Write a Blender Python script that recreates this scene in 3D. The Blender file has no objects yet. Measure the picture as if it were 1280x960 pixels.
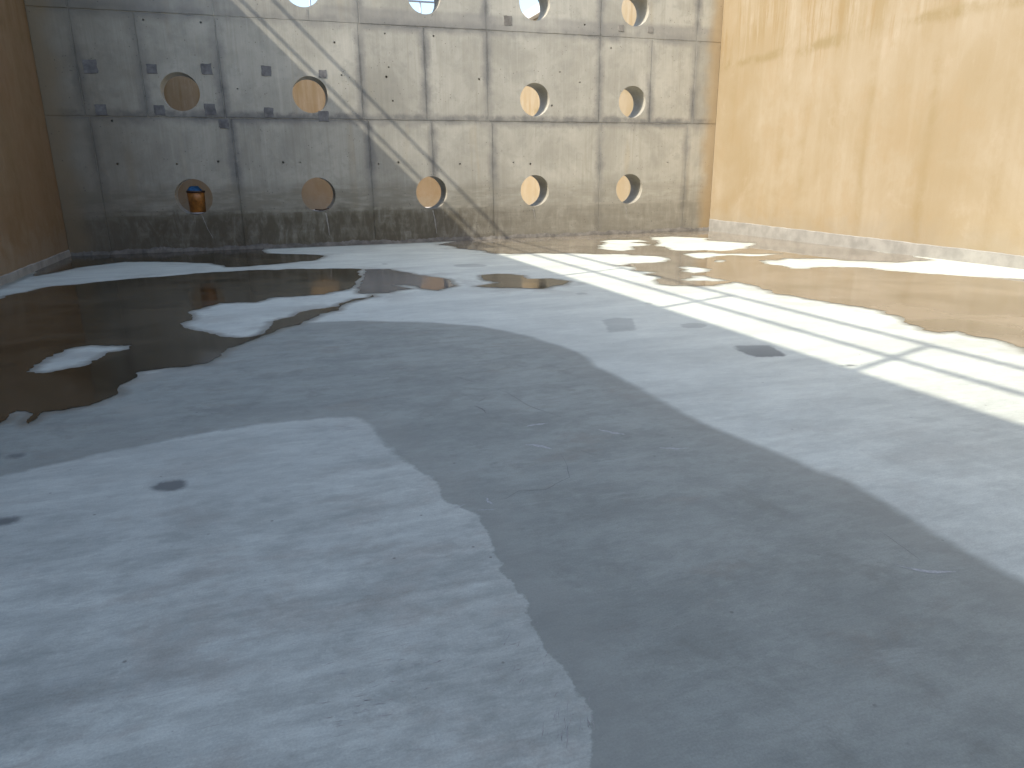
import bpy, bmesh, math, random
import numpy as np
from mathutils import Matrix, Vector

random.seed(7)
rng = np.random.default_rng(7)
scene = bpy.context.scene
COL = scene.collection

# ------------------------------------------------------------------ camera
F, YAW, PITCH, ROLL, CAM_H = 899.28, 0.3233, 0.2847, 0.0106, 1.5      # focal length in photo pixels, radians, metres
fw = np.array([math.sin(YAW) * math.cos(PITCH), math.cos(YAW) * math.cos(PITCH), -math.sin(PITCH)])
rt = np.array([math.cos(YAW), -math.sin(YAW), 0.0])
dn = np.cross(fw, rt)
cr_, sr_ = math.cos(ROLL), math.sin(ROLL)
R3 = np.array([cr_ * rt + sr_ * dn, -sr_ * rt + cr_ * dn, fw])
cam_d = bpy.data.cameras.new("camera")
cam_d.sensor_width = 36.0
cam_d.sensor_fit = 'HORIZONTAL'
cam_d.lens = F / 1280.0 * 36.0
cam_d.clip_start = 0.05
cam_d.clip_end = 3000
cam = bpy.data.objects.new("camera", cam_d)
m = Matrix.Identity(4)
for i in range(3):
    m[i][0], m[i][1], m[i][2] = R3[0][i], -R3[1][i], -R3[2][i]
m[2][3] = CAM_H
cam.matrix_world = m
COL.objects.link(cam)
scene.camera = cam

# ------------------------------------------------------------------ sky, sun, exposure
SUN = Vector((1.0, 0.35, -1.0)).normalized()                # the way the light travels
elev = math.asin(-SUN.z)
azim = math.atan2(-SUN.x, -SUN.y)                           # where the sun stands, clockwise from +Y
world = bpy.data.worlds.new("World")
scene.world = world
world.use_nodes = True
wt = world.node_tree
for n in list(wt.nodes):
    wt.nodes.remove(n)
wo = wt.nodes.new("ShaderNodeOutputWorld")
wb = wt.nodes.new("ShaderNodeBackground")
ws = wt.nodes.new("ShaderNodeTexSky")
ws.sky_type = 'NISHITA'
ws.sun_disc = False
ws.sun_elevation = elev
ws.sun_rotation = azim
ws.air_density = 1.0
ws.dust_density = 2.0
ws.ozone_density = 1.0
wb.inputs[1].default_value = 0.15
wt.links.new(ws.outputs[0], wb.inputs[0])
wt.links.new(wb.outputs[0], wo.inputs[0])
sun_d = bpy.data.lights.new("sun", 'SUN')
sun_d.energy = 2.0
sun_d.angle = math.radians(0.45)
sun_d.color = (1.0, 0.935, 0.85)
sun = bpy.data.objects.new("sun", sun_d)
sun.rotation_euler = SUN.to_track_quat('-Z', 'Y').to_euler()
sun.location = (-20, -7, 25)
COL.objects.link(sun)
scene.view_settings.view_transform = 'Standard'
scene.view_settings.look = 'None'
scene.view_settings.gamma = 1.0
scene.view_settings.use_curve_mapping = False
scene.view_settings.exposure = 1.40
scene.render.engine = 'CYCLES'
scene.render.resolution_x = 1024
scene.render.resolution_y = 768
scene.cycles.max_bounces = 10
scene.cycles.diffuse_bounces = 4

# ------------------------------------------------------------------ dimensions (metres)
D = 16.58                      # face of the perforated wall
XL, XR = -3.73, 11.05          # faces of the two side walls
Y0, YE = -3.2, 35.0            # wall behind the camera, end wall of the second basin
TOP, SLAB = 7.75, 0.35
WALL_T = 0.63
HX = [-1.305 + 2.4967 * i for i in range(5)]
HZ = [1.10, 3.12, 5.13]
HR = 0.36

def ray(u, v):
    return R3.T @ np.array([(u - 640) / F, (v - 480) / F, 1.0])

def on_floor(u, v):
    r = ray(u, v)
    t = -CAM_H / r[2]
    return (t * r[0], t * r[1])

def on_back(u, v):
    r = ray(u, v)
    t = D / r[1]
    return (t * r[0], CAM_H + t * r[2])

# ------------------------------------------------------------------ object helpers
def link(name, me, mat=None, parent=None):
    o = bpy.data.objects.new(name, me)
    COL.objects.link(o)
    if mat is not None and me is not None and not me.materials:
        me.materials.append(mat)
    if parent is not None:
        o.parent = parent
    return o

def mesh(name, verts, faces, smooth=False):
    me = bpy.data.meshes.new(name)
    me.from_pydata([tuple(map(float, v)) for v in verts], [], faces)
    me.validate()
    if smooth:
        for p in me.polygons:
            p.use_smooth = True
    me.update()
    return me

def thing(name, label, cat, loc=(0, 0, 0), group=None):
    o = bpy.data.objects.new(name, None)
    COL.objects.link(o)
    o.location = loc
    o["label"] = label
    o["category"] = cat
    if group:
        o["group"] = group
    o["kind"] = "thing"
    return o

BOXF = [(0, 3, 2, 1), (4, 5, 6, 7), (0, 1, 5, 4), (1, 2, 6, 5), (2, 3, 7, 6), (3, 0, 4, 7)]

def boxv(x0, x1, y0, y1, z0, z1):
    return [(x0, y0, z0), (x1, y0, z0), (x1, y1, z0), (x0, y1, z0),
            (x0, y0, z1), (x1, y0, z1), (x1, y1, z1), (x0, y1, z1)]

def box(name, x0, x1, y0, y1, z0, z1, mat, parent=None):
    return link(name, mesh(name, boxv(x0, x1, y0, y1, z0, z1), BOXF), mat, parent)

def tube_mesh(name, pts, r, n=8):
    V, Fc = [], []
    pts = [Vector(p) for p in pts]
    for i, p in enumerate(pts):
        t = (pts[min(i + 1, len(pts) - 1)] - pts[max(i - 1, 0)]).normalized()
        a = Vector((0, 0, 1)) if abs(t.z) < 0.9 else Vector((1, 0, 0))
        u = t.cross(a).normalized()
        w = t.cross(u)
        for k in range(n):
            q = 2 * math.pi * k / n
            V.append(p + r * (math.cos(q) * u + math.sin(q) * w))
    for i in range(len(pts) - 1):
        for k in range(n):
            Fc.append((i * n + k, i * n + (k + 1) % n, (i + 1) * n + (k + 1) % n, (i + 1) * n + k))
    Fc.append(tuple(range(n))[::-1])
    Fc.append(tuple((len(pts) - 1) * n + k for k in range(n)))
    return mesh(name, V, Fc, True)

def lathe_mesh(name, prof, n=32):
    V, Fc = [], []
    for r, z in prof:
        for k in range(n):
            q = 2 * math.pi * k / n
            V.append((r * math.cos(q), r * math.sin(q), z))
    for i in range(len(prof) - 1):
        for k in range(n):
            Fc.append((i * n + k, i * n + (k + 1) % n, (i + 1) * n + (k + 1) % n, (i + 1) * n + k))
    return mesh(name, V, Fc, True)

# ------------------------------------------------------------------ material helpers
class NT:
    def __init__(s, name, rough=0.8):
        s.m = bpy.data.materials.new(name)
        s.m.use_nodes = True
        s.t = s.m.node_tree
        s.b = s.t.nodes["Principled BSDF"]
        s.b.inputs["Roughness"].default_value = rough
        s.geo = s.t.nodes.new("ShaderNodeNewGeometry")
        s.pos = s.geo.outputs["Position"]

    def set(s, sock, v):
        if hasattr(v, "node"):
            s.t.links.new(v, sock)
        else:
            if isinstance(v, (tuple, list)) and len(v) == 3 and sock.type == 'RGBA':
                v = (*v, 1)
            sock.default_value = v

    def math(s, op, a, b=0.0, c=0.0, clamp=False):
        n = s.t.nodes.new("ShaderNodeMath")
        n.operation = op
        n.use_clamp = clamp
        s.set(n.inputs[0], a)
        s.set(n.inputs[1], b)
        s.set(n.inputs[2], c)
        return n.outputs[0]

    def add(s, *a):
        r = a[0]
        for x in a[1:]:
            r = s.math('ADD', r, x)
        return r

    def mul(s, *a):
        r = a[0]
        for x in a[1:]:
            r = s.math('MULTIPLY', r, x)
        return r

    def step(s, x, lo, hi, a=0.0, b=1.0):
        n = s.t.nodes.new("ShaderNodeMapRange")
        n.interpolation_type = 'SMOOTHSTEP'
        s.set(n.inputs[0], x)
        for i, v in enumerate((lo, hi, a, b)):
            s.set(n.inputs[1 + i], v)
        return n.outputs[0]

    def vmap(s, scale=(1, 1, 1), loc=(0, 0, 0), rot=(0, 0, 0), src=None):
        n = s.t.nodes.new("ShaderNodeMapping")
        s.set(n.inputs[0], src or s.pos)
        n.inputs[1].default_value = loc
        n.inputs[2].default_value = rot
        n.inputs[3].default_value = scale
        return n.outputs[0]

    def noise(s, scale=1.0, detail=4.0, rough=0.55, vec=None, dist=0.0):
        n = s.t.nodes.new("ShaderNodeTexNoise")
        s.set(n.inputs["Vector"], vec or s.pos)
        n.inputs["Scale"].default_value = scale
        n.inputs["Detail"].default_value = detail
        n.inputs["Roughness"].default_value = rough
        n.inputs["Distortion"].default_value = dist
        return n.outputs[0]

    def voro(s, scale, vec=None, feature='F1', rand=1.0):
        n = s.t.nodes.new("ShaderNodeTexVoronoi")
        n.feature = feature
        s.set(n.inputs["Vector"], vec or s.pos)
        n.inputs["Scale"].default_value = scale
        n.inputs["Randomness"].default_value = rand
        return n.outputs["Distance"]

    def sep(s, src=None):
        n = s.t.nodes.new("ShaderNodeSeparateXYZ")
        s.set(n.inputs[0], src or s.pos)
        return n.outputs

    def mix(s, f, a, b, mode='MIX'):
        n = s.t.nodes.new("ShaderNodeMix")
        n.data_type = 'RGBA'
        n.blend_type = mode
        s.set(n.inputs[0], f)
        s.set(n.inputs[6], a)
        s.set(n.inputs[7], b)
        return n.outputs[2]

    def attr(s, name, kind='GEOMETRY'):
        n = s.t.nodes.new("ShaderNodeAttribute")
        n.attribute_type = kind
        n.attribute_name = name
        return n.outputs["Fac"]

    def scale_col(s, col, f):
        n = s.t.nodes.new("ShaderNodeVectorMath")
        n.operation = 'SCALE'
        s.set(n.inputs[0], col)
        s.set(n.inputs[3], f)
        return n.outputs[0]

    def bump(s, height, strength=0.3, dist=0.01):
        n = s.t.nodes.new("ShaderNodeBump")
        n.inputs["Strength"].default_value = strength
        n.inputs["Distance"].default_value = dist
        s.set(n.inputs["Height"], height)
        s.t.links.new(n.outputs[0], s.b.inputs["Normal"])

    def done(s, col=None, rough=None, spec=None):
        if col is not None:
            s.set(s.b.inputs["Base Color"], col)
        if rough is not None:
            s.set(s.b.inputs["Roughness"], rough)
        if spec is not None:
            s.set(s.b.inputs["Specular IOR Level"], spec)
        return s.m

def plain(name, col, rough=0.7, var=0.25, scale=8.0, metal=0.0):
    t = NT(name, rough)
    n = t.noise(scale, 5, 0.6)
    c = t.scale_col(col, t.step(n, 0.25, 0.75, 1 - var, 1 + var))
    t.b.inputs["Metallic"].default_value = metal
    t.bump(n, 0.15, 0.004)
    return t.done(c, rough)

# --- floor: pale cement skim with damp areas; 'damp', 'spot' and 'wet' are signed distances in metres (inside > 0)
def mat_floor():
    t = NT("pale_cement_floor", 0.8)
    xyz = t.sep()
    far = t.step(xyz[1], 2.5, 7.0)
    near = t.mul(t.step(xyz[1], 6.0, 1.6), t.step(xyz[0], 2.8, 1.8, 0.45, 1.0))
    # trowel marks run across the basin
    st1 = t.noise(1.0, 7, 0.66, t.vmap((0.5, 2.1, 1), rot=(0, 0, 0.10)), 0.35)
    st2 = t.noise(1.0, 7, 0.68, t.vmap((1.6, 9, 1), rot=(0, 0, -0.06)), 0.2)
    fine = t.noise(1.0, 5, 0.7, t.vmap((14, 80, 1), rot=(0, 0, 0.05)))
    grain = t.noise(130, 4, 0.75)
    blot = t.noise(0.55, 6, 0.62, None, 0.3)
    blot2 = t.noise(2.7, 8, 0.7, None, 0.3)
    pa = t.noise(1.5, 9, 0.72, t.vmap((0.8, 1.2, 1), (5, 2, 0)), 0.2)
    pb = t.noise(6.5, 8, 0.74, t.vmap((0.7, 1.2, 1), (1, 7, 0)), 0.2)
    pale = t.mix(t.step(st1, 0.36, 0.64), (0.535, 0.566, 0.491), (0.615, 0.648, 0.558))
    pale = t.mix(t.mul(t.step(blot, 0.45, 0.62), 0.35), pale, (0.475, 0.500, 0.430))
    # older, greyer skim in front of the damp band
    old = t.mul(t.step(xyz[1], 4.9, 4.3), t.step(xyz[0], 2.6, 1.8))
    pale = t.mix(t.mul(old, 0.36), pale, (0.320, 0.342, 0.307))
    # powdery, scraped and worn patches
    k = t.math('MULTIPLY_ADD', near, 0.75, 0.25)
    pale = t.scale_col(pale, t.math('ADD', 1.0, t.mul(t.math('SUBTRACT', t.step(pa, 0.42, 0.56), 0.5), 0.19, k)))
    pale = t.scale_col(pale, t.math('ADD', 1.0, t.mul(t.math('SUBTRACT', t.step(st2, 0.38, 0.62), 0.5), 0.14, k)))
    pale = t.scale_col(pale, t.math('ADD', 1.0, t.mul(t.math('SUBTRACT', t.step(pb, 0.40, 0.60), 0.5), 0.19, k)))
    tint = t.noise(2.0, 8, 0.7, t.vmap((0.8, 1.2, 1), (9, 3, 0)), 0.3)
    pale = t.mix(t.mul(t.step(tint, 0.5, 0.62), near, 0.38), pale, (0.385, 0.352, 0.288))
    pale = t.mix(t.mul(t.step(blot2, 0.54, 0.62), near, 0.28), pale, (0.570, 0.602, 0.534))
    scr = t.noise(1.0, 3, 0.6, t.vmap((6, 120, 1), rot=(0, 0, 0.5)))
    pale = t.mix(t.mul(t.step(scr, 0.58, 0.70), t.step(pb, 0.48, 0.6), near, 0.45), pale, (0.300, 0.296, 0.255))
    scr2 = t.noise(1.0, 3, 0.6, t.vmap((4, 90, 1), rot=(0, 0, -0.15)))
    pale = t.mix(t.mul(t.step(scr2, 0.60, 0.70), t.step(blot2, 0.47, 0.6), near, 0.45), pale, (0.310, 0.291, 0.246))
    pits = t.mul(t.step(t.voro(9.0), 0.085, 0.03), t.step(t.noise(5.0, 2), 0.52, 0.6))
    specks = t.mul(t.step(t.voro(34.0), 0.13, 0.05), t.step(t.noise(3.0, 4, 0.7), 0.5, 0.62))
    pale = t.mix(t.mul(pits, 0.65), pale, (0.160, 0.153, 0.132))
    pale = t.mix(t.mul(specks, 0.4), pale, (0.220, 0.214, 0.189))
    pale = t.scale_col(pale, t.math('MULTIPLY_ADD', fine, 0.24, 0.88))
    pale = t.scale_col(pale, t.math('MULTIPLY_ADD', grain, 0.6, 0.70))
    # damp
    damp_c = t.mix(t.step(st1, 0.36, 0.64), (0.275, 0.296, 0.256), (0.308, 0.330, 0.285))
    damp_c = t.scale_col(damp_c, t.step(pa, 0.40, 0.60, 0.95, 1.10))
    damp_c = t.scale_col(damp_c, t.step(pb, 0.40, 0.60, 0.95, 1.07))
    damp_c = t.mix(t.mul(t.step(blot2, 0.52, 0.66), 0.45), damp_c, (0.215, 0.226, 0.189))
    damp_c = t.mix(t.mul(t.step(tint, 0.56, 0.68), 0.4), damp_c, (0.270, 0.255, 0.203))
    wisp = t.noise(1.0, 7, 0.68, t.vmap((0.9, 4.0, 1), (4, 1, 0)), 0.4)
    damp_c = t.mix(t.mul(t.step(wisp, 0.60, 0.70), 0.5), damp_c, (0.390, 0.413, 0.364))
    damp_c = t.scale_col(damp_c, t.math('MULTIPLY_ADD', fine, 0.26, 0.87))
    damp_c = t.scale_col(damp_c, t.math('MULTIPLY_ADD', grain, 0.6, 0.70))
    damp_c = t.mix(t.mul(pits, 0.6), damp_c, (0.120, 0.122, 0.104))
    damp_c = t.mix(t.mul(specks, 0.4), damp_c, (0.140, 0.143, 0.123))
    # torn edge towards the scraped sheet, soaked-in edge on the other sides
    jag = t.step(xyz[0], 1.95, 1.55, 0.25, 1.0)
    rag = t.add(t.mul(t.math('SUBTRACT', t.noise(2.2, 3), 0.5), 0.10),
                t.mul(t.math('SUBTRACT', t.noise(9, 6, 0.66), 0.5), 0.10, jag),
                t.mul(t.math('SUBTRACT', t.noise(60, 3), 0.5), 0.013, jag))
    dd = t.math('ADD', t.attr("damp"), rag)
    soft = t.math('MAXIMUM', t.step(xyz[1], 2.5, 6.0, 0.007, 0.05), t.step(xyz[0], 1.6, 2.2, 0.0, 0.045))
    dm = t.step(dd, t.mul(soft, -1.0), soft)
    col = t.mix(dm, pale, damp_c)
    # the drying rim of the damp sheet is a little paler
    rim = t.mul(dm, t.step(t.math('ADD', dd, t.mul(t.math('SUBTRACT', pa, 0.5), 0.5)), 0.34, 0.02), 0.34)
    col = t.mix(rim, col, (0.345, 0.352, 0.298))
    # isolated damp spots
    sd = t.math('ADD', t.attr("spot"), t.mul(t.math('SUBTRACT', t.noise(9, 4, 0.65), 0.5), 0.10))
    sm = t.mul(t.step(sd, -0.02, 0.03), t.step(xyz[1], 6.0, 4.5, 0.34, 0.92))
    col = t.mix(sm, col, (0.165, 0.175, 0.16))
    # wet rim round the standing water, dried tide stains beyond it
    wd = t.math('ADD', t.attr("wet"), t.mul(t.math('SUBTRACT', t.noise(6, 5, 0.65), 0.5), 0.16))
    wm = t.step(wd, -0.12, -0.01)
    col = t.mix(t.mul(wm, 0.8), col, (0.200, 0.191, 0.146))
    stain = t.mul(t.step(wd, -0.9, 0.0), t.step(t.noise(1.6, 6, 0.68), 0.48, 0.62), 0.5)
    col = t.mix(stain, col, (0.380, 0.377, 0.317))
    rough = t.math('SUBTRACT', t.math('MULTIPLY_ADD', dm, -0.2, 0.85), t.mul(wm, 0.25))
    h = t.add(t.mul(st2, 0.3), t.mul(fine, 0.3), t.mul(grain, 0.2), t.mul(pb, 0.25))
    t.bump(h, 0.07, 0.012)
    return t.done(col, rough, 0.3)

def mat_water(name, c0, c1, rough):
    t = NT(name, rough)
    n = t.noise(1.1, 5, 0.6, None, 0.5)
    c = t.mix(t.step(n, 0.35, 0.65), c0, c1)
    t.b.inputs["IOR"].default_value = 1.34
    rip = t.noise(1.0, 3, 0.5, t.vmap((1.5, 5.0, 1)))
    t.bump(rip, 0.03, 0.01)
    return t.done(c, t.step(n, 0.4, 0.7, rough, rough * 2.2))

# --- cast concrete of the perforated wall; each panel carries its half sizes hx, hz
def mat_concrete(name, panel=True):
    t = NT(name, 0.88)
    oi = t.t.nodes.new("ShaderNodeObjectInfo")
    rnd = oi.outputs["Random"]
    tc = t.t.nodes.new("ShaderNodeTexCoord")
    w = t.sep()
    cloud = t.noise(0.9, 6, 0.62, None, 0.5)
    mid = t.noise(4.5, 6, 0.65, None, 0.3)
    streak = t.noise(1.0, 5, 0.62, t.vmap((9, 1, 0.45)))
    fstreak = t.noise(1.0, 4, 0.62, t.vmap((45, 1, 0.9)))
    grain = t.noise(60, 3, 0.7)
    col = t.mix(t.step(cloud, 0.3, 0.7), (0.349, 0.329, 0.264), (0.475, 0.449, 0.363))
    col = t.mix(t.mul(t.step(mid, 0.48, 0.68), 0.5), col, (0.320, 0.306, 0.251))
    col = t.mix(t.mul(t.step(streak, 0.52, 0.72), 0.4), col, (0.320, 0.296, 0.229))
    col = t.mix(t.mul(t.step(streak, 0.42, 0.28), 0.35), col, (0.524, 0.497, 0.402))
    col = t.mix(t.mul(t.step(t.noise(0.7, 3, 0.5, t.vmap((3, 1, 0.4), (3, 0, 9))), 0.6, 0.75), 0.45), col, (0.388, 0.315, 0.199))
    col = t.scale_col(col, t.math('MULTIPLY_ADD', fstreak, 0.24, 0.88))
    col = t.scale_col(col, t.math('MULTIPLY_ADD', grain, 0.2, 0.9))
    if panel:
        col = t.scale_col(col, t.math('MULTIPLY_ADD', rnd, 0.16, 0.92))
        # laitance that bled out of the form joints
        o = t.sep(tc.outputs["Object"])
        ex = t.math('SUBTRACT', t.attr("hx", 'OBJECT'), t.math('ABSOLUTE', o[0]))
        ez = t.math('SUBTRACT', t.attr("hz", 'OBJECT'), t.math('ABSOLUTE', o[2]))
        wob = t.mul(t.math('SUBTRACT', t.noise(2.6, 7, 0.72), 0.45), 0.30)
        e1 = t.math('ADD', t.math('MINIMUM', ex, ez), wob)
        pat = t.noise(0.8, 4, 0.6, t.vmap(loc=(2, 0, 5)))
        jm = t.mul(t.step(e1, 0.19, 0.02), t.step(pat, 0.36, 0.60, 0.35, 0.9))
        col = t.mix(jm, col, (0.215, 0.208, 0.185))
        jm2 = t.mul(t.step(t.math('ADD', t.math('MINIMUM', ex, ez), t.mul(wob, 0.5)), 0.04, 0.0), t.step(pat, 0.42, 0.62, 0.1, 0.8))
        col = t.mix(jm2, col, (0.13, 0.126, 0.112))
        lb = t.mul(t.step(t.math('ABSOLUTE', t.math('SUBTRACT', t.math('ADD', w[2], t.mul(wob, 0.5)), 4.70)), 0.20, 0.08), t.step(pat, 0.34, 0.58, 0.15, 0.6))
        col = t.mix(lb, col, (0.235, 0.225, 0.20))
        lb2 = t.mul(t.step(t.math('ABSOLUTE', t.math('SUBTRACT', t.math('ADD', w[2], t.mul(wob, 0.6)), 2.70)), 0.11, 0.02), t.step(mid, 0.40, 0.60, 0.1, 0.7))
        col = t.mix(lb2, col, (0.17, 0.165, 0.148))
    # old water marks near the floor: a grey tide band, then a darker one
    zz = t.math('ADD', w[2], t.mul(t.math('SUBTRACT', t.noise(1.0, 5, 0.6, t.vmap((2.2, 1, 0.5))), 0.5), 0.45))
    hb = t.noise(1.0, 5, 0.65, t.vmap((1.6, 1, 9)), 0.4)
    b1 = t.mul(t.step(zz, 1.46, 1.10), t.step(hb, 0.3, 0.62, 0.25, 0.85), t.step(w[0], 7.5, 2.0, 0.55, 1.0))
    col = t.mix(b1, col, (0.245, 0.225, 0.168))
    scum = t.mul(t.step(t.math('ABSOLUTE', t.math('SUBTRACT', w[2], 0.78)), 0.05, 0.01), t.step(mid, 0.4, 0.6), 0.5)
    b2 = t.mul(t.step(zz, 0.92, 0.62), t.step(t.noise(1.0, 6, 0.7, t.vmap((6, 1, 2.2)), 0.5), 0.28, 0.6, 0.3, 0.92), t.step(w[0], 7.0, 2.5, 0.40, 1.0))
    col = t.mix(b2, col, (0.118, 0.100, 0.066))
    col = t.mix(scum, col, (0.388, 0.363, 0.285))
    # ochre paint overspray and painted-in bounce colour in both corners
    sp = t.math('ADD', t.math('MAXIMUM', t.math('SUBTRACT', XL + 0.55, w[0]), t.math('SUBTRACT', w[0], XR - 0.50)),
                t.mul(t.math('SUBTRACT', t.noise(1.2, 4), 0.5), 0.5))
    col = t.mix(t.mul(t.step(sp, 0.0, 0.40), 0.75), col, (0.388, 0.277, 0.138))
    corner_shade = t.mul(t.step(t.math('ADD', w[0], t.mul(t.math('SUBTRACT', t.noise(0.8, 6, 0.66), 0.5), 2.6)), -1.2, -3.3), 0.6)  # shade of the left corner painted into the concrete colour
    col = t.mix(corner_shade, col, (0.165, 0.145, 0.105))
    # air holes
    pv = t.voro(13)
    pits = t.mul(t.step(pv, 0.17, 0.07), t.step(t.noise(2.3, 4, 0.65), 0.50, 0.60))
    col = t.mix(t.mul(pits, 0.75), col, (0.087, 0.084, 0.069))
    t.bump(t.add(t.mul(fstreak, 0.3), t.mul(grain, 0.2), t.mul(mid, 0.8), t.mul(pits, -0.7)), 0.45, 0.012)
    return t.done(col, 0.88, 0.25)

def mat_paint():
    t = NT("ochre_wall_paint", 0.75)
    w = t.sep()
    cloud = t.noise(0.55, 5, 0.6, None, 0.6)
    mid = t.noise(2.6, 6, 0.66, None, 0.4)
    streak = t.noise(1.0, 5, 0.6, t.vmap((1.7, 1.7, 0.16)), 0.25)
    fst = t.noise(1.0, 5, 0.62, t.vmap((9, 9, 0.5)))
    grain = t.noise(55, 3, 0.7)
    col = t.mix(t.step(cloud, 0.32, 0.68), (0.306, 0.239, 0.140), (0.352, 0.289, 0.192))
    col = t.mix(t.mul(t.step(mid, 0.5, 0.72), 0.35), col, (0.293, 0.223, 0.120))
    up = t.step(t.math('ADD', w[2], t.mul(t.math('SUBTRACT', cloud, 0.5), 2.2)), 3.5, 4.4)
    amt = t.math('MULTIPLY_ADD', up, 0.55, 0.16)
    blo = t.noise(0.9, 8, 0.7, t.vmap((1, 1, 0.8), (0, 4, 2)), 0.3)
    col = t.mix(t.mul(t.step(blo, 0.50, 0.60), 0.40), col, (0.315, 0.235, 0.130))
    col = t.mix(t.mul(t.step(blo, 0.44, 0.34), 0.45), col, (0.385, 0.317, 0.222))
    col = t.mix(t.mul(t.step(streak, 0.5, 0.66), amt), col, (0.268, 0.196, 0.094))
    col = t.mix(t.mul(t.step(fst, 0.52, 0.68), amt, 0.7), col, (0.276, 0.209, 0.109))
    run = t.noise(1.0, 7, 0.72, t.vmap((4.2, 4.2, 0.33), (0, 1, 3)), 0.25)
    col = t.mix(t.mul(t.step(run, 0.53, 0.60), t.math('MULTIPLY_ADD', up, 0.5, 0.10)), col, (0.27, 0.19, 0.088))
    col = t.mix(t.mul(t.step(run, 0.45, 0.38), t.math('MULTIPLY_ADD', up, 0.3, 0.12)), col, (0.40, 0.34, 0.245))
    # run marks below the lift joint, each at its own place along the wall
    yy = t.math('ADD', w[1], t.mul(t.math('SUBTRACT', t.noise(1.0, 4, 0.6, t.vmap((1, 1, 0.6))), 0.5), 0.22))
    for c, wd, z1, a in ((14.05, 0.13, 3.7, 0.5), (13.3, 0.16, 3.4, 0.45), (11.55, 0.10, 3.9, 0.6), (10.15, 0.12, 3.8, 0.65),
                         (8.75, 0.14, 3.2, 0.45), (15.9, 0.3, 3.9, 0.35), (6.2, 0.15, 3.8, 0.5), (3.1, 0.15, 3.8, 0.5)):
        g = t.step(t.math('ABSOLUTE', t.math('SUBTRACT', yy, c)), wd * 1.5, 0.0)
        g = t.mul(g, t.step(w[2], z1, z1 - 0.6), t.step(mid, 0.3, 0.6, 0.15, 1.0), a * 0.62)
        col = t.mix(g, col, (0.250, 0.183, 0.083))
    # lift joint
    zz = t.math('ADD', w[2], t.mul(t.math('SUBTRACT', t.noise(1.4, 4), 0.5), 0.35))
    lj = t.mul(t.step(t.math('ABSOLUTE', t.math('SUBTRACT', zz, 3.95)), 0.16, 0.02), t.step(blo, 0.42, 0.58, 0.08, 0.75))
    col = t.mix(lj, col, (0.246, 0.187, 0.088))
    # shade on left and end walls painted in as darker, browner patches
    shade_mask = t.mul(t.attr("painted_shade", 'OBJECT'), t.step(t.add(cloud, t.mul(mid, 0.6), t.mul(streak, 0.4)), 0.55, 1.15, 0.55, 1.0))
    col = t.mix(shade_mask, col, t.mix(1.0, col, (0.55, 0.375, 0.24), 'MULTIPLY'))
    # greyish soiling just above the floor
    lo = t.mul(t.step(t.math('ADD', w[2], t.mul(t.math('SUBTRACT', mid, 0.5), 1.2)), 0.75, 0.15), 0.3)
    col = t.mix(lo, col, (0.266, 0.242, 0.188))
    sp = t.mul(t.step(t.voro(5.0), 0.06, 0.03), t.step(t.noise(2.1, 2), 0.55, 0.6), 0.4)
    col = t.mix(sp, col, (0.219, 0.177, 0.112))
    col = t.scale_col(col, t.math('MULTIPLY_ADD', grain, 0.1, 0.95))
    t.bump(t.add(t.mul(mid, 0.8), t.mul(grain, 0.12)), 0.14, 0.012)
    return t.done(col, 0.75, 0.3)

M_FLOOR = mat_floor()
M_WATER = mat_water("clear_standing_water", (0.19, 0.165, 0.118), (0.265, 0.228, 0.168), 0.02)
M_MUDDY = mat_water("silty_standing_water", (0.036, 0.028, 0.016), (0.082, 0.065, 0.040), 0.08)
M_SHALLOW = mat_water("shallow_water", (0.16, 0.152, 0.138), (0.22, 0.21, 0.19), 0.07)
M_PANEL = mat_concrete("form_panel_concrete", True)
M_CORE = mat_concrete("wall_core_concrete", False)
M_PAINT = mat_paint()
M_PLINTH = plain("bare_grey_concrete", (0.285, 0.275, 0.24), 0.9, 0.2, 3)
M_SLAB = plain("pale_slab_concrete", (0.58, 0.56, 0.52), 0.85, 0.12, 3)
M_PATCH = plain("dark_mortar", (0.17, 0.165, 0.155), 0.9, 0.4, 7)
M_MORTAR = plain("grey_mortar", (0.20, 0.185, 0.155), 0.9, 0.35, 6)
M_LIME = plain("lime_bloom", (0.34, 0.32, 0.275), 0.9, 0.3, 20)
M_STEEL = plain("galvanised_steel", (0.32, 0.33, 0.34), 0.45, 0.15, 30, 0.6)
M_CRACK = plain("crack_shadow_dirt", (0.15, 0.147, 0.14), 0.95, 0.3, 30)
M_SCRAPE = plain("dry_cement_scrape", (0.42, 0.43, 0.41), 0.9, 0.3, 60)
M_EARTH = plain("compacted_earth", (0.22, 0.17, 0.12), 0.95, 0.25, 0.5)

# ------------------------------------------------------------------ traced outlines (photo pixels -> floor)
def P(*pts):
    return np.array([on_floor(u, v) for u, v in pts])

def fractal(poly, rounds=3, amp=0.07, cap=0.10):
    pts = np.asarray(poly)
    for k in range(rounds):
        nxt = np.roll(pts, -1, axis=0)
        d = nxt - pts
        L = np.hypot(d[:, 0], d[:, 1])
        nrm = np.stack([-d[:, 1], d[:, 0]], 1) / np.maximum(L, 1e-6)[:, None]
        off = rng.normal(0, 1, len(pts)) * np.minimum(L * amp, cap)
        mid = (pts + nxt) / 2 + nrm * off[:, None]
        keep = L > 0.025
        out = []
        for i in range(len(pts)):
            out.append(pts[i])
            if keep[i]:
                out.append(mid[i])
        pts = np.array(out)
    return pts

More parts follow.
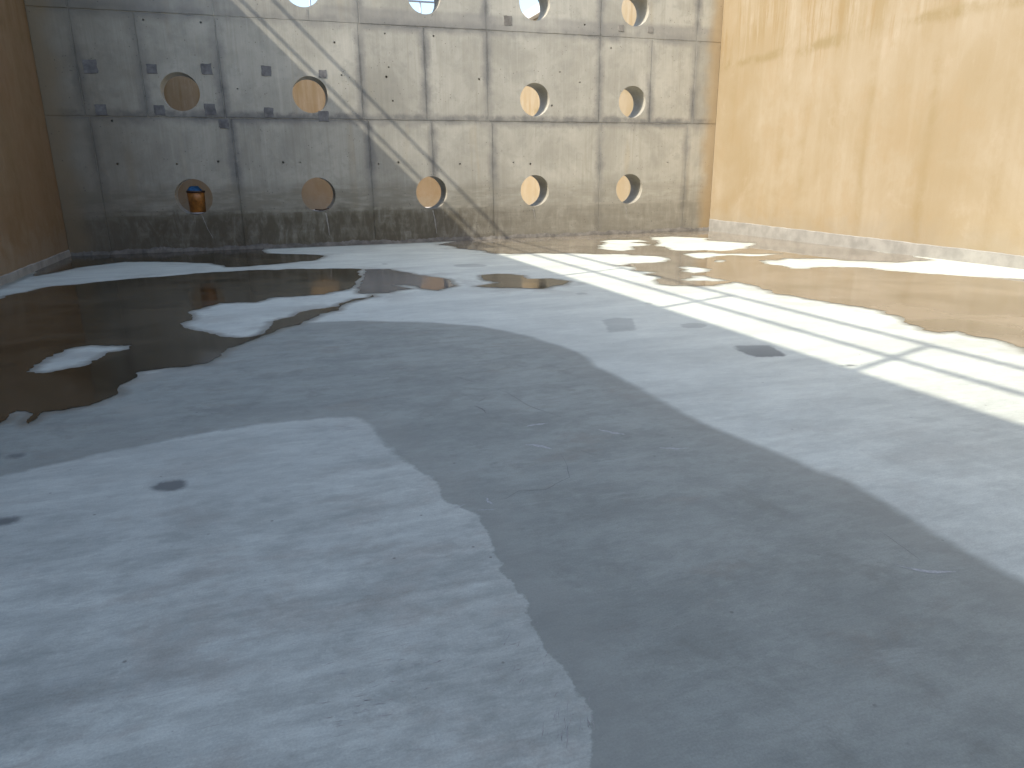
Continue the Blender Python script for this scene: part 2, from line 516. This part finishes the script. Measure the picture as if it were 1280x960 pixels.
def sdf(X, Y, poly):
    best = np.full(X.shape, 1e9)
    ins = np.zeros(X.shape, bool)
    n = len(poly)
    for i in range(n):
        ax, ay = poly[i]
        bx, by = poly[(i + 1) % n]
        dx, dy = bx - ax, by - ay
        l2 = dx * dx + dy * dy
        if l2 < 1e-12:
            continue
        t = np.clip(((X - ax) * dx + (Y - ay) * dy) / l2, 0, 1)
        best = np.minimum(best, (X - ax - t * dx) ** 2 + (Y - ay - t * dy) ** 2)
        if ay != by:
            c = ((ay > Y) != (by > Y)) & (X < (bx - ax) * (Y - ay) / (by - ay) + ax)
            ins ^= c
    d = np.sqrt(best)
    return np.where(ins, d, -d)

DAMP = P((-260, 520), (0, 500), (60, 500), (150, 478), (250, 450), (300, 425), (345, 407), (380, 403), (450, 401), (540, 403), (600, 408),
         (660, 420), (700, 432), (733, 446), (746, 459), (790, 480), (850, 515), (900, 538), (960, 563), (1020, 588), (1065, 604),
         (1120, 640), (1200, 685), (1280, 725), (1500, 850), (1500, 1100), (752, 1100), (747, 960), (749, 938), (744, 915), (742, 893), (735, 884),
         (720, 856), (708, 838), (697, 822), (692, 818), (681, 812), (673, 795), (664, 775), (658, 757), (662, 753), (648, 744), (634, 727), (625, 709),
         (631, 704), (621, 694), (615, 680), (604, 664), (597, 652), (595, 641), (577, 634), (560, 628), (548, 620), (546, 608), (530, 596),
         (515, 585), (495, 570), (483, 553), (470, 538), (455, 525), (438, 521), (400, 523), (330, 530), (230, 545), (120, 568), (0, 596), (-260, 655))

def ellipse(cx, cy, rx, ry, sk=0.0, n=16):
    return P(*[(cx + rx * math.cos(a), cy + ry * math.sin(a) + sk * rx * math.cos(a))
               for a in [2 * math.pi * k / n for k in range(n)]])

SPOTS = [ellipse(213, 607, 23, 7.5, -0.10), ellipse(6, 652, 20, 5.5, -0.1), ellipse(18, 570, 13, 3.5, -0.15), ellipse(28, 541, 7, 3, -0.6), ellipse(21, 548, 4, 1.8, -0.4),
         P((752, 400), (768, 397), (791, 398), (796, 413), (760, 416), (757, 407)),
         ellipse(867, 407, 17, 3.5), P((914, 432), (963, 431), (985, 445), (945, 447), (927, 441)),
         ellipse(727, 367, 8, 1.6), ellipse(588, 332, 22, 2.2), ellipse(481, 330, 4, 1.2),
         ellipse(1060, 457, 12, 1.4), ellipse(811, 379, 5, 1.3)]

ISLAND1 = P((36, 462), (67, 443), (94, 434), (130, 432), (165, 432), (161, 437), (135, 441), (124, 449), (101, 459), (70, 464), (45, 467))
PUD1 = P((-200, 405), (0, 374), (67, 358), (161, 349), (244, 342), (311, 338), (375, 336.3), (440, 336), (453, 337), (452, 347), (441, 359), (405, 368), (345, 371.5),
         (319, 378), (274, 379), (234, 390.6), (240, 398), (229, 409), (270, 418), (289, 422), (311, 422), (337, 411), (341, 402), (375, 390.6),
         (424, 383), (466, 369), (468, 371), (424, 388), (379, 402), (337, 417), (307, 428), (277, 445), (259, 454), (236, 458), (176, 464.5), (157, 479),
         (144, 494.5), (112, 507), (55, 515), (47, 523), (36, 530), (33, 528), (42, 517), (20, 514), (0, 529), (-60, 540), (-220, 545))
PUD1B = P((456, 337), (487, 336.5), (511, 341), (554, 348), (571, 357), (548, 363), (527, 361), (519, 357), (490, 356.5), (514, 361), (487, 366), (450, 367), (446, 360), (455, 348))
PUD2 = P((50, 330), (84, 319), (150, 314), (240, 311.5), (330, 310), (334, 317), (405, 320), (394, 325.5), (360, 328.5), (311, 333), (285, 334), (262, 329),
         (202, 327.3), (157, 327), (94, 335), (45, 345))
PUD3 = P((601, 345), (621, 342.5), (655, 344.6), (658, 349), (689, 348.5), (712, 351.6), (704, 356), (679, 361), (628, 360), (595, 358), (628, 353), (605, 350))
PUD4 = P((548, 306), (570, 302), (584, 300), (655, 297), (756, 292), (823, 288), (874, 285), (886, 287), (961, 297), (1062, 309), (1164, 325), (1119, 328), (1085, 326.5), (1025, 323), (980, 323), (948, 326), (955, 330),
         (988, 336), (1044, 334), (1092, 335.6), (1137, 341), (1197, 345), (1280, 349.5), (1420, 360), (1420, 470), (1280, 435), (1250, 425.6), (1216, 420),
         (1197, 414), (1175, 416), (1152, 412.5), (1130, 403), (1107, 389), (1070, 383), (1032, 377), (969, 367.5), (950, 359), (916, 352.5), (905, 355), (870, 358), (838, 357),
         (824, 353), (828, 346), (807, 343.5), (822, 341.5), (800, 339), (772, 332), (790, 329.5), (827, 328), (838, 324), (822, 320), (790, 319), (775, 317.5), (740, 317.5), (700, 317), (675, 316.5), (640, 317.5), (618, 317), (585, 312))
ISL4 = [P((745, 310), (759, 300), (800, 299.5), (813, 302), (790, 303), (818, 306), (790, 308.5), (795, 311), (780, 314), (755, 312)),
        P((808, 297), (840, 295.5), (890, 297.5), (885, 300.5), (945, 304), (935, 311), (900, 314), (880, 313), (840, 313), (832, 310), (820, 308), (822, 301)),
        P((852, 318), (885, 315.5), (930, 317), (980, 317.5), (960, 319.5), (905, 320), (880, 324), (866, 322.5)),
        P((846, 334), (858, 333), (890, 337), (880, 341), (868, 342), (850, 339)),
        P((850, 349), (862, 344.5), (880, 344.5), (905, 350), (912, 351), (890, 352), (860, 351.5)),
        P((893, 325.5), (904, 325), (904, 328), (897, 328))]

pudA = fractal(PUD1, 4, 0.085, 0.07)
islA = fractal(ISLAND1, 5, 0.12, 0.06)
pudA2 = fractal(PUD1B, 4, 0.06, 0.05)
pudB = fractal(PUD2, 4, 0.06, 0.06)
pudC = fractal(PUD3, 4, 0.06, 0.05)
pudD = fractal(PUD4, 5, 0.11, 0.08)
islD = [fractal(q, 5, 0.11, 0.06) for q in ISL4]

# ------------------------------------------------------------------ floor
def spaced(parts):
    out = []
    for a, b, s in parts:
        n = max(1, int(round((b - a) / s)))
        out += list(np.linspace(a, b, n, endpoint=False))
    out.append(parts[-1][1])
    return np.array(out)

gx = spaced([(XL - 0.03, -1.5, 0.07), (-1.5, 3.2, 0.03), (3.2, XR + 0.03, 0.07)])
gy = spaced([(Y0 - 0.03, 0.6, 0.2), (0.6, 4.5, 0.025), (4.5, D + 0.03, 0.06)])
GX, GY = np.meshgrid(gx, gy)
nx, ny = len(gx), len(gy)
V = np.stack([GX.ravel(), GY.ravel(), np.zeros(nx * ny)], 1)
idx = np.arange(nx * ny).reshape(ny, nx)
Fq = np.stack([idx[:-1, :-1].ravel(), idx[:-1, 1:].ravel(), idx[1:, 1:].ravel(), idx[1:, :-1].ravel()], 1)
me = bpy.data.meshes.new("floor")
me.vertices.add(len(V))
me.vertices.foreach_set("co", V.ravel())
me.loops.add(Fq.size)
me.loops.foreach_set("vertex_index", Fq.ravel())
me.polygons.add(len(Fq))
me.polygons.foreach_set("loop_start", np.arange(0, Fq.size, 4))
me.update(calc_edges=True)
me.validate()
x_, y_ = V[:, 0], V[:, 1]
damp = sdf(x_, y_, DAMP)
spot = np.full(len(x_), -9.0)
for s in SPOTS:
    spot = np.maximum(spot, sdf(x_, y_, s))
wet = sdf(x_, y_, pudA[::2])
wet = np.minimum(wet, -sdf(x_, y_, islA[::2]))
dD = sdf(x_, y_, pudD[::2])
for q in islD:
    dD = np.minimum(dD, -sdf(x_, y_, q[::2]))
for q in (pudA2, pudB, pudC):
    wet = np.maximum(wet, sdf(x_, y_, q[::2]))
wet = np.maximum(wet, dD)
wet = np.maximum(wet, np.where(x_ < 9.0, y_ - (D - 0.10), -9.0))
wet = np.maximum(wet, np.where(y_ > 10.5, (XL + 0.06) - x_, -9.0))
for nm, arr in (("damp", damp), ("spot", spot), ("wet", wet)):
    a = me.attributes.new(nm, 'FLOAT', 'POINT')
    a.data.foreach_set("value", arr.astype(np.float32))
floor = link("floor", me, M_FLOOR)
floor["kind"] = "structure"
floor["label"] = "pale cement basin floor with a wide darker damp sheet across it"

f2 = box("floor", XL - 0.03, XR + 0.03, D + 0.035, YE + 0.03, -0.12, -0.002, M_SLAB)
f2["kind"] = "structure"
f2["label"] = "floor of the second basin behind the perforated wall"
g = box("ground", -600, 600, -600, 600, -0.6, -0.3, M_EARTH)
g["kind"] = "structure"

# ------------------------------------------------------------------ standing water
def puddle(outer, holes, z, mat, label):
    bm = bmesh.new()
    edges = []
    for ring in [outer] + holes:
        vs = [bm.verts.new((p[0], p[1], z)) for p in ring]
        for i in range(len(vs)):
            edges.append(bm.edges.new((vs[i], vs[(i + 1) % len(vs)])))
    bmesh.ops.triangle_fill(bm, use_beauty=True, use_dissolve=False, edges=edges, normal=(0, 0, 1))
    for f in bm.faces:
        if f.normal.z < 0:
            f.normal_flip()
    m_ = bpy.data.meshes.new("puddle")
    bm.to_mesh(m_)
    bm.free()
    o = link("puddle", m_, mat)
    o["kind"] = "structure"
    o["label"] = label
    return o

def clampx(q, lo=XL + 0.012, hi=XR - 0.012, yhi=D - 0.012):
    q = np.array(q)
    q[:, 0] = np.clip(q[:, 0], lo, hi)
    q[:, 1] = np.minimum(q[:, 1], yhi)
    keep = [0]
    for i in range(1, len(q)):
        if np.hypot(*(q[i] - q[keep[-1]])) > 1e-3:
            keep.append(i)
    return q[keep]

puddle(clampx(pudA), [islA], 0.004, M_MUDDY, "large dark puddle along the left wall with a dry island")
puddle(pudA2, [], 0.004, M_SHALLOW, "shallow grey puddle at the right end of the large dark puddle")
puddle(clampx(pudB), [], 0.004, M_MUDDY, "dark narrow puddle along the shaded foot of the perforated wall")
puddle(pudC, [], 0.004, M_MUDDY, "small puddle in the middle of the floor, just left of the shadow edge")
puddle(clampx(pudD), islD, 0.004, M_WATER, "sunlit puddle with pale dry islands along the ochre right wall")

# ------------------------------------------------------------------ cracks and scrape marks in the floor
def ribbon(name, pts, w, mat, z=0.0008, jit=0.35, sub=4, wander=0.8):
    q = [np.array(on_floor(*p)) for p in pts]
    fine = []
    for i in range(len(q) - 1):
        for k in range(sub):
            fine.append(q[i] + (q[i + 1] - q[i]) * k / sub)
    fine.append(q[-1])
    n = len(fine)
    V_, F_ = [], []
    for i, p in enumerate(fine):
        d = fine[min(i + 1, n - 1)] - fine[max(i - 1, 0)]
        d = d / max(np.hypot(*d), 1e-6)
        nr = np.array([-d[1], d[0]])
        ww = w * (0.15 + 0.85 * math.sin(math.pi * (i + 0.5) / n)) * random.uniform(1 - jit, 1 + jit) / 2
        c = p + nr * random.uniform(-1, 1) * w * wander
        V_ += [(*(c + nr * ww), z), (*(c - nr * ww), z)]
    for i in range(n - 1):
        F_.append((2 * i + 1, 2 * i + 3, 2 * i + 2, 2 * i))
    return link(name, mesh(name, V_, F_), mat, floor)

for pts, w in [([(606, 482), (633, 490), (660, 507), (683, 515), (707, 523)], 0.006),
               ([(593, 507), (602, 511), (608, 516)], 0.012), ([(595, 505), (607, 497)], 0.004),
               ([(700, 566), (708, 580), (712, 597), (700, 602), (682, 612), (648, 614), (633, 623), (617, 625)], 0.004),
               ([(720, 561), (738, 567), (760, 571)], 0.004), ([(567, 470), (580, 474), (600, 479)], 0.006),
               ([(1100, 664), (1130, 685), (1150, 700)], 0.003)]:
    ribbon("crack", pts, w * 0.6, M_CRACK)
for pts, w in [([(657, 556), (666, 556), (690, 561)], 0.014), ([(658, 533), (670, 531), (685, 529)], 0.012),
               ([(608, 622), (611, 628), (616, 630)], 0.008), ([(568, 635), (575, 633), (582, 630)], 0.005),
               ([(597, 638), (607, 637), (618, 637)], 0.006), ([(1120, 707), (1160, 715), (1195, 715)], 0.010),
               ([(824, 560), (845, 561), (862, 560)], 0.010), ([(748, 537), (765, 541), (782, 543)], 0.014)]:
    ribbon("scrape_mark", pts, w * 1.5, M_SCRAPE, jit=0.6, wander=0.25)
# scuffs left by a scraper: short fine strokes in loose clusters
M_SCUFF = plain("brown_scuff", (0.36, 0.34, 0.315), 0.9, 0.3, 60)
V_, F_ = [], []
for cu, cv, su, sv, du, dv, n in ((418, 533, 28, 8, 26, 1.0, 34), (425, 560, 16, 12, 12, 2.0, 10), (700, 905, 20, 30, -3, 26, 16), (735, 900, 6, 14, 5, 16, 6),
                                  (440, 880, 90, 50, 22, -3, 26), (560, 830, 90, 40, 20, -6, 26), (650, 810, 28, 40, -8, 12, 18), (200, 700, 160, 60, 26, -3, 16)):
    for _ in range(n):
        u, v = random.gauss(cu, su * .7), random.gauss(cv, sv * .7)
        kk = random.uniform(.3, 1.1)
        a, b = np.array(on_floor(u, v)), np.array(on_floor(u + du * kk, v + dv * kk + random.uniform(-1, 1)))
        d = b - a
        nr = np.array([-d[1], d[0]]) / max(np.hypot(*d), 1e-6)
        w = random.uniform(.0006, .0018)
        mid_ = (a + b) / 2 + nr * random.uniform(-.006, .006)
        i0 = len(V_)
        V_ += [(*a, 0.0006), (*(mid_ - nr * w), 0.0006), (*b, 0.0006), (*(mid_ + nr * w), 0.0006)]
        F_.append((i0, i0 + 1, i0 + 2, i0 + 3))
sc_ = link("scuff_marks", mesh("scuff_marks", V_, F_), M_SCUFF, floor)
sc_["kind"] = "stuff"

# ------------------------------------------------------------------ side walls
def wavy_band(name, axis, fixed, a0, a1, z0, ztop, out, mat, parent, n=260, amp=0.006, ch=0.012):
    """strip standing 'out' metres proud of a wall face, with an uneven top edge; axis is the way it runs"""
    V_, F_ = [], []
    ph = [random.uniform(0, 6.28) for _ in range(4)]
    for i in range(n + 1):
        t = i / n
        s = a0 + (a1 - a0) * t
        zt = ztop(t) + amp * (math.sin(s * 3.1 + ph[0]) * 0.5 + math.sin(s * 9.7 + ph[1]) * 0.4 + random.uniform(-.5, .5))
        o = out * (1 + 0.25 * math.sin(s * 5.3 + ph[2]) + random.uniform(-.12, .12))
        for off, z in ((o * 1.25, z0), (o, zt - ch), (0.0, zt), (-0.02 * (1 if out > 0 else -1), zt)):
            V_.append((fixed + off, s, z) if axis == 'y' else (s, fixed + off, z))
    for i in range(n):
        for k in range(3):
            a = i * 4 + k
            F_.append((a, a + 1, a + 5, a + 4))
    return link(name, mesh(name, V_, F_), mat, parent)

def slab_box(name, x0, x1, y0, y1, z0, z1, mat, parent):
    o = box(name, x0, x1, y0, y1, z0, z1, mat, parent)
    bv = o.modifiers.new("bevel", 'BEVEL')
    bv.width = 0.012
    bv.segments = 2
    return o

left = thing("side_wall", "tall shaded ochre painted wall on the left of the basin", "wall")
box("painted_face", XL - 0.4, XL, Y0, YE, -0.1, TOP - SLAB, M_PAINT, left)["painted_shade"] = 0.8  # paint darkened to carry the shade of this wall
wavy_band("plinth", 'y', XL, Y0, D, -0.01, lambda t: 0.13, 0.012, M_PLINTH, left)
slab_box("walkway_slab", XL - 1.2, XL + 0.25, Y0 - 1.0, YE + 1.0, TOP - SLAB + 0.002, TOP, M_SLAB, left)
slab_box("walkway_kerb", XL - 0.4, XL + 0.245, 11.9, 17.6, TOP + 0.002, TOP + 0.40, M_SLAB, left)

right = thing("side_wall", "tall sunlit ochre painted wall with run stains on the right", "wall")
box("painted_face", XR, XR + 0.4, Y0, YE, -0.1, TOP - SLAB, M_PAINT, right)
wavy_band("plinth", 'y', XR, Y0, D, -0.01, lambda t: 0.06 + 0.25 * t, -0.012, M_PLINTH, right)
slab_box("walkway_slab", XR - 0.25, XR + 1.2, Y0 - 1.0, YE + 1.0, TOP - SLAB + 0.002, TOP, M_SLAB, right)

rear = thing("cross_wall", "ochre painted wall closing the basin behind the viewer", "wall")
box("painted_face", XL + 0.002, XR - 0.002, Y0 - 0.4, Y0, -0.1, TOP - SLAB, M_PAINT, rear)
endw = thing("cross_wall", "far ochre wall of the second basin, seen through the round openings", "wall")
box("painted_face", XL + 0.002, XR - 0.002, YE, YE + 0.4, -0.1, TOP - SLAB, M_PAINT, endw)["painted_shade"] = 0.5  # milder painted-in shade than on the left wall
slab_box("coping_slab", XL + 0.26, XR - 0.26, YE - 0.1, YE + 0.9, TOP - SLAB + 0.004, TOP - 0.004, M_SLAB, endw)

# ------------------------------------------------------------------ railings on the walkways
def railing(label, p0, p1, posts, z_mid, z_top):
    r = thing("guard_railing", label, "railing", (p0[0], p0[1], TOP))
    def loc(p, z):
        return (p[0] - p0[0], p[1] - p0[1], z - TOP)
    link("rail", tube_mesh("rail", [loc(p0, z_top), loc(p1, z_top)], 0.042), M_STEEL, r)
    link("rail", tube_mesh("rail", [loc(p0, z_mid), loc(p1, z_mid)], 0.038), M_STEEL, r)
    pm = tube_mesh("post", [(0, 0, 0.0), (0, 0, z_top - TOP)], 0.040)
    for q in posts:
        o = link("post", pm, M_STEEL, r)
        o.location = loc(q, TOP)
    return r

RX = XL + 0.20
railing("steel railing along the left walkway whose bars shade floor and wall", (RX, -1.2), (RX, 34.0),
        [(RX, 1.55 + 2.95 * k) for k in range(0, 11)], 8.38, 9.02)
railing("steel railing on the far wall seen against the sky", (XL + 0.5, YE + 0.1), (XR - 0.5, YE + 0.1),
        [(7.62 + 2.4 * k, YE + 0.1) for k in range(-4, 2)], 8.2, 8.92)

# ------------------------------------------------------------------ perforated wall
pw = thing("perforated_wall", "grey cast concrete wall with rows of round openings and form joints", "wall", (0, D, 0))
ties = [on_back(u, v) for u, v in ((486, 84), (483, 96), (418, 53), (481, 42), (542, 45), (375, 203), (354, 203), (473, 205), (498, 203), (575, 205), (427, 94),
        (491, 126), (599, 99), (642, 203), (663, 205), (835, 203), (764, 60), (731, 31), (725, 103), (273, 202), (221, 205), (147, 205), (140, 151),
        (179, 25), (251, 28), (297, 111), (700, 90), (690, 132))]
bm = bmesh.new()
HOLES = [(x, z) for j, z in enumerate(HZ) for i, x in enumerate(HX) if not (j == 1 and i == 2)]
def cyl(bm, x, z, r, y0, y1, n):
    a = [bm.verts.new((x + r * math.cos(2 * math.pi * k / n), y0, z + r * math.sin(2 * math.pi * k / n))) for k in range(n)]
    b = [bm.verts.new((v.co.x, y1, v.co.z)) for v in a]
    for k in range(n):
        bm.faces.new((a[k], b[k], b[(k + 1) % n], a[(k + 1) % n]))
    bm.faces.new(a)
    bm.faces.new(b[::-1])
for x, z in HOLES:
    cyl(bm, x, z, HR, D - 0.3, D + 1.2, 72)
bmesh.ops.recalc_face_normals(bm, faces=bm.faces)
cm = bpy.data.meshes.new("cutter")
bm.to_mesh(cm)
bm.free()
bm = bmesh.new()
for x, z in ties:
    cyl(bm, x, z, random.uniform(0.015, 0.027), D - 0.1, D + 0.09, 10)
bmesh.ops.recalc_face_normals(bm, faces=bm.faces)
tm = bpy.data.meshes.new("cutter")
bm.to_mesh(tm)
bm.free()
cutter = link("cutter", cm)
tcut = link("cutter", tm)

def cut(o, tools):
    for c in tools:
        b = o.modifiers.new("cut", 'BOOLEAN')
        b.operation = 'DIFFERENCE'
        b.solver = 'EXACT'
        b.object = c
    dg = bpy.context.evaluated_depsgraph_get()
    dg.update()
    nm = bpy.data.meshes.new_from_object(o.evaluated_get(dg))
    o.modifiers.clear()
    o.data = nm

GAP = 0.006
ZA, ZB = 2.64, 4.52
rows = [(0.0, ZA, [XL, -2.98, -0.42, 2.35, 3.75, 5.15, 7.86, 10.24, XR]),
        (ZA, ZB, [XL, -3.04, -1.95, -0.52, 2.26, 3.65, 5.06, 7.80, 9.15, 10.36, XR]),
        (ZB, TOP - SLAB, [XL, -3.04, -0.52, 2.29, 5.05, 7.80, 10.36, XR])]
built = []
for z0, z1, xs in rows:
    for a, b in zip(xs[:-1], xs[1:]):
        hx, hz = (b - a) / 2 - GAP, (z1 - z0) / 2 - GAP
        cx, cz = (a + b) / 2, (z0 + z1) / 2
        y = D + random.uniform(0.0, 0.007)
        # a panel face with slightly worn, uneven edges
        bm = bmesh.new()
        prof = []
        def edge(p, q, n):
            for k in range(n):
                t = k / n
                j = 0.0 if k == 0 else random.uniform(-0.005, 0.005)
                x = p[0] + (q[0] - p[0]) * t
                zc = p[1] + (q[1] - p[1]) * t
                if p[1] == q[1]:
                    zc += j
                else:
                    x += j
                prof.append((x, zc))
        nxs, nzs = max(3, int(hx * 2 / 0.12)), max(3, int(hz * 2 / 0.12))
        edge((-hx, -hz), (hx, -hz), nxs)
        edge((hx, -hz), (hx, hz), nzs)
        edge((hx, hz), (-hx, hz), nxs)
        edge((-hx, hz), (-hx, -hz), nzs)
        fr = [bm.verts.new((cx + p[0] * (1 - 0.004 / hx), y, cz + p[1] * (1 - 0.004 / hz))) for p in prof]
        md = [bm.verts.new((cx + p[0], y + 0.006, cz + p[1])) for p in prof]
        bk = [bm.verts.new((cx + p[0], D + 0.020, cz + p[1])) for p in prof]
        bm.faces.new(fr)
        bm.faces.new(bk[::-1])
        n = len(prof)
        for k in range(n):
            k2 = (k + 1) % n
            bm.faces.new((fr[k2], fr[k], md[k], md[k2]))
            bm.faces.new((md[k2], md[k], bk[k], bk[k2]))
        bmesh.ops.recalc_face_normals(bm, faces=bm.faces)
        pm_ = bpy.data.meshes.new("concrete_panel")
        bm.to_mesh(pm_)
        bm.free()
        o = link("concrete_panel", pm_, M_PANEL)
        tools = []
        if any(a - HR < x < b + HR and z0 - HR < z < z1 + HR for x, z in HOLES):
            tools.append(cutter)
        if any(a < x < b and z0 < z < z1 for x, z in ties):
            tools.append(tcut)
        if tools:
            cut(o, tools)
        o.data.transform(Matrix.Translation((-cx, -D, -cz)))
        if not o.data.materials:
            o.data.materials.append(M_PANEL)
        o.parent = pw
        o.location = (cx, 0, cz)
        o["hx"] = hx
        o["hz"] = hz
core = box("wall_core", XL - 0.05, XR + 0.05, D + 0.014, D + WALL_T, -0.1, TOP - SLAB - 0.003, M_CORE)
cut(core, [cutter, tcut])
core.data.transform(Matrix.Translation((0, -D, 0)))
if not core.data.materials:
    core.data.materials.append(M_CORE)
core.parent = pw
bpy.data.objects.remove(cutter)
bpy.data.objects.remove(tcut)
slab_box("top_slab", XL + 0.252, XR - 0.252, -0.35, WALL_T + 0.35, TOP - SLAB, TOP - 0.006, M_SLAB, pw)

# uneven mortar kicker at the foot
kb = wavy_band("kicker", 'x', 0.0, XL + 0.012, XR - 0.012, -0.01, lambda t: 0.085 + 0.04 * max(0.0, t - 0.7), -0.010, M_MORTAR, pw, 420, 0.03, 0.06)

# filled form pockets: small squares of mortar
def patch(x, z, s, mat, tilt):
    V_ = []
    pts = []
    for k in range(16):
        t = k / 16 * 4
        sd, f = int(t), t - int(t)
        c = [(-1, -1), (1, -1), (1, 1), (-1, 1), (-1, -1)]
        px = c[sd][0] + (c[sd + 1][0] - c[sd][0]) * f
        pz = c[sd][1] + (c[sd + 1][1] - c[sd][1]) * f
        pts.append((px * s / 2 * random.uniform(0.90, 1.05), pz * s / 2 * random.uniform(0.90, 1.05)))
    V_ = [(p[0] * 0.96, -0.006, p[1] * 0.96) for p in pts] + [(p[0], 0.012, p[1]) for p in pts]
    F_ = [tuple(range(16))] + [(k, k + 16, (k + 1) % 16 + 16, (k + 1) % 16) for k in range(16)]
    o = link("mortar_patch", mesh("mortar_patch", V_, F_), mat, pw)
    o.location = (x, 0, z)
    o.rotation_euler = (0, tilt, 0)
    return o
for x, z, s in ((-2.82, 3.53, .25), (-1.76, 3.52, .19), (-0.77, 3.55, .21), (0.36, 3.55, .20), (1.47, 3.53, .16), (-2.76, 2.76, .20), (-1.72, 2.77, .20),
                (-0.79, 2.80, .22), (-0.56, 2.53, .19), (0.33, 2.76, .19), (1.43, 2.70, .22)):
    patch(x, z, s, M_PATCH, random.uniform(-.06, .06))
for x, z, s in ((5.55, 4.74, .20), (9.09, 4.72, .14), (8.32, 4.72, .14)):
    patch(x, z, s, M_MORTAR, random.uniform(-.06, .06))

# lime streaks run out of the openings
def streak(pts, w):
    q = [on_back(*p) for p in pts]
    V_, F_ = [], []
    fine = []
    for i in range(len(q) - 1):
        for k in range(4):
            fine.append((q[i][0] + (q[i + 1][0] - q[i][0]) * k / 4, q[i][1] + (q[i + 1][1] - q[i][1]) * k / 4))
    fine.append(q[-1])
    for i, (x, z) in enumerate(fine):
        ww = w * random.uniform(0.5, 1.1) * (1 - 0.5 * i / len(fine)) / 2
        x += random.uniform(-.006, .006)
        V_ += [(x - ww, -0.003, z), (x + ww, -0.003, z)]
    for i in range(len(fine) - 1):
        F_.append((2 * i, 2 * i + 1, 2 * i + 3, 2 * i + 2))
    link("lime_streak", mesh("lime_streak", V_, F_), M_LIME, pw)
streak([(252, 268), (258, 282), (266, 298)], 0.020)
streak([(407, 266), (410, 280), (412, 294)], 0.035)
streak([(541, 263), (544, 277), (546, 292)], 0.030)
streak([(667, 261), (669, 275)], 0.025)
streak([(782, 258), (784, 270)], 0.030)
streak([(383, 10), (384, 24)], 0.025)

# ------------------------------------------------------------------ things standing in the openings
M_BUCKET = plain("orange_plastic", (0.36, 0.145, 0.03), 0.45, 0.45, 9)
M_RIM = plain("dark_plastic", (0.06, 0.035, 0.025), 0.5, 0.2, 14)
M_WIRE = plain("rusty_wire", (0.12, 0.09, 0.07), 0.6, 0.2, 30, 0.5)
M_RAG = plain("blue_cloth", (0.035, 0.14, 0.30), 0.85, 0.35, 18)
M_WOOD = plain("weathered_wood", (0.10, 0.06, 0.035), 0.85, 0.35, 20)
bz = HZ[0] - HR + 0.048
bx_, by_ = HX[0] + 0.03, D + 0.22
bk_ = thing("bucket", "orange plastic bucket with a dark rim in the lower left round opening", "bucket", (bx_, by_, bz))
link("body", lathe_mesh("body", [(0.0, 0.0), (0.150, 0.0), (0.156, 0.006), (0.163, 0.20), (0.166, 0.203), (0.170, 0.42), (0.164, 0.42), (0.148, 0.02), (0.0, 0.018)], 40), M_BUCKET, bk_)
link("rim", lathe_mesh("rim", [(0.165, 0.398), (0.182, 0.396), (0.184, 0.415), (0.180, 0.436), (0.165, 0.436), (0.163, 0.41), (0.165, 0.398)], 40), M_RIM, bk_)
# rag
V_, F_ = [], []
nu, nv = 20, 8
for j in range(nv + 1):
    for i in range(nu):
        a = 2 * math.pi * i / nu
        e = math.pi / 2 * j / nv
        r = math.cos(e) * (1 + 0.10 * math.sin(3 * a + 1.3) + 0.06 * math.sin(7 * a + 4 * e))
        zz = math.sin(e) * (1 + math.cos(e) * (0.22 * math.sin(2 * a + 0.5) + 0.12 * math.sin(5 * a)))
        V_.append((0.140 * r * math.cos(a), 0.125 * r * math.sin(a), 0.125 * zz + 0.015 * math.sin(9 * a + 6 * e) * math.cos(e)))
for j in range(nv):
    for i in range(nu):
        F_.append((j * nu + i, j * nu + (i + 1) % nu, (j + 1) * nu + (i + 1) % nu, (j + 1) * nu + i))
rag = link("rag", mesh("rag", V_, F_, True), M_RAG)
rag.location = (bx_ - 0.03, by_ - 0.02, bz + 0.40)
rag["label"] = "crumpled blue rag on top of the orange bucket"
rag["category"] = "rag"

def stick(pts, r, label):
    o = link("wooden_stick", tube_mesh("wooden_stick", [tuple(np.array(p) - np.array(pts[0])) for p in pts], r, 6), M_WOOD)
    o.location = pts[0]
    o["label"] = label
    o["category"] = "stick"
hz0 = HZ[0] - HR
stick([(HX[1] - 0.09, D + 0.16, hz0 + 0.045), (HX[1] + 0.06, D + 0.0, hz0 + 0.036), (HX[1] + 0.18, D - 0.09, hz0 + 0.075)], 0.016,
      "dark broken stick lying in the round opening right of the bucket")
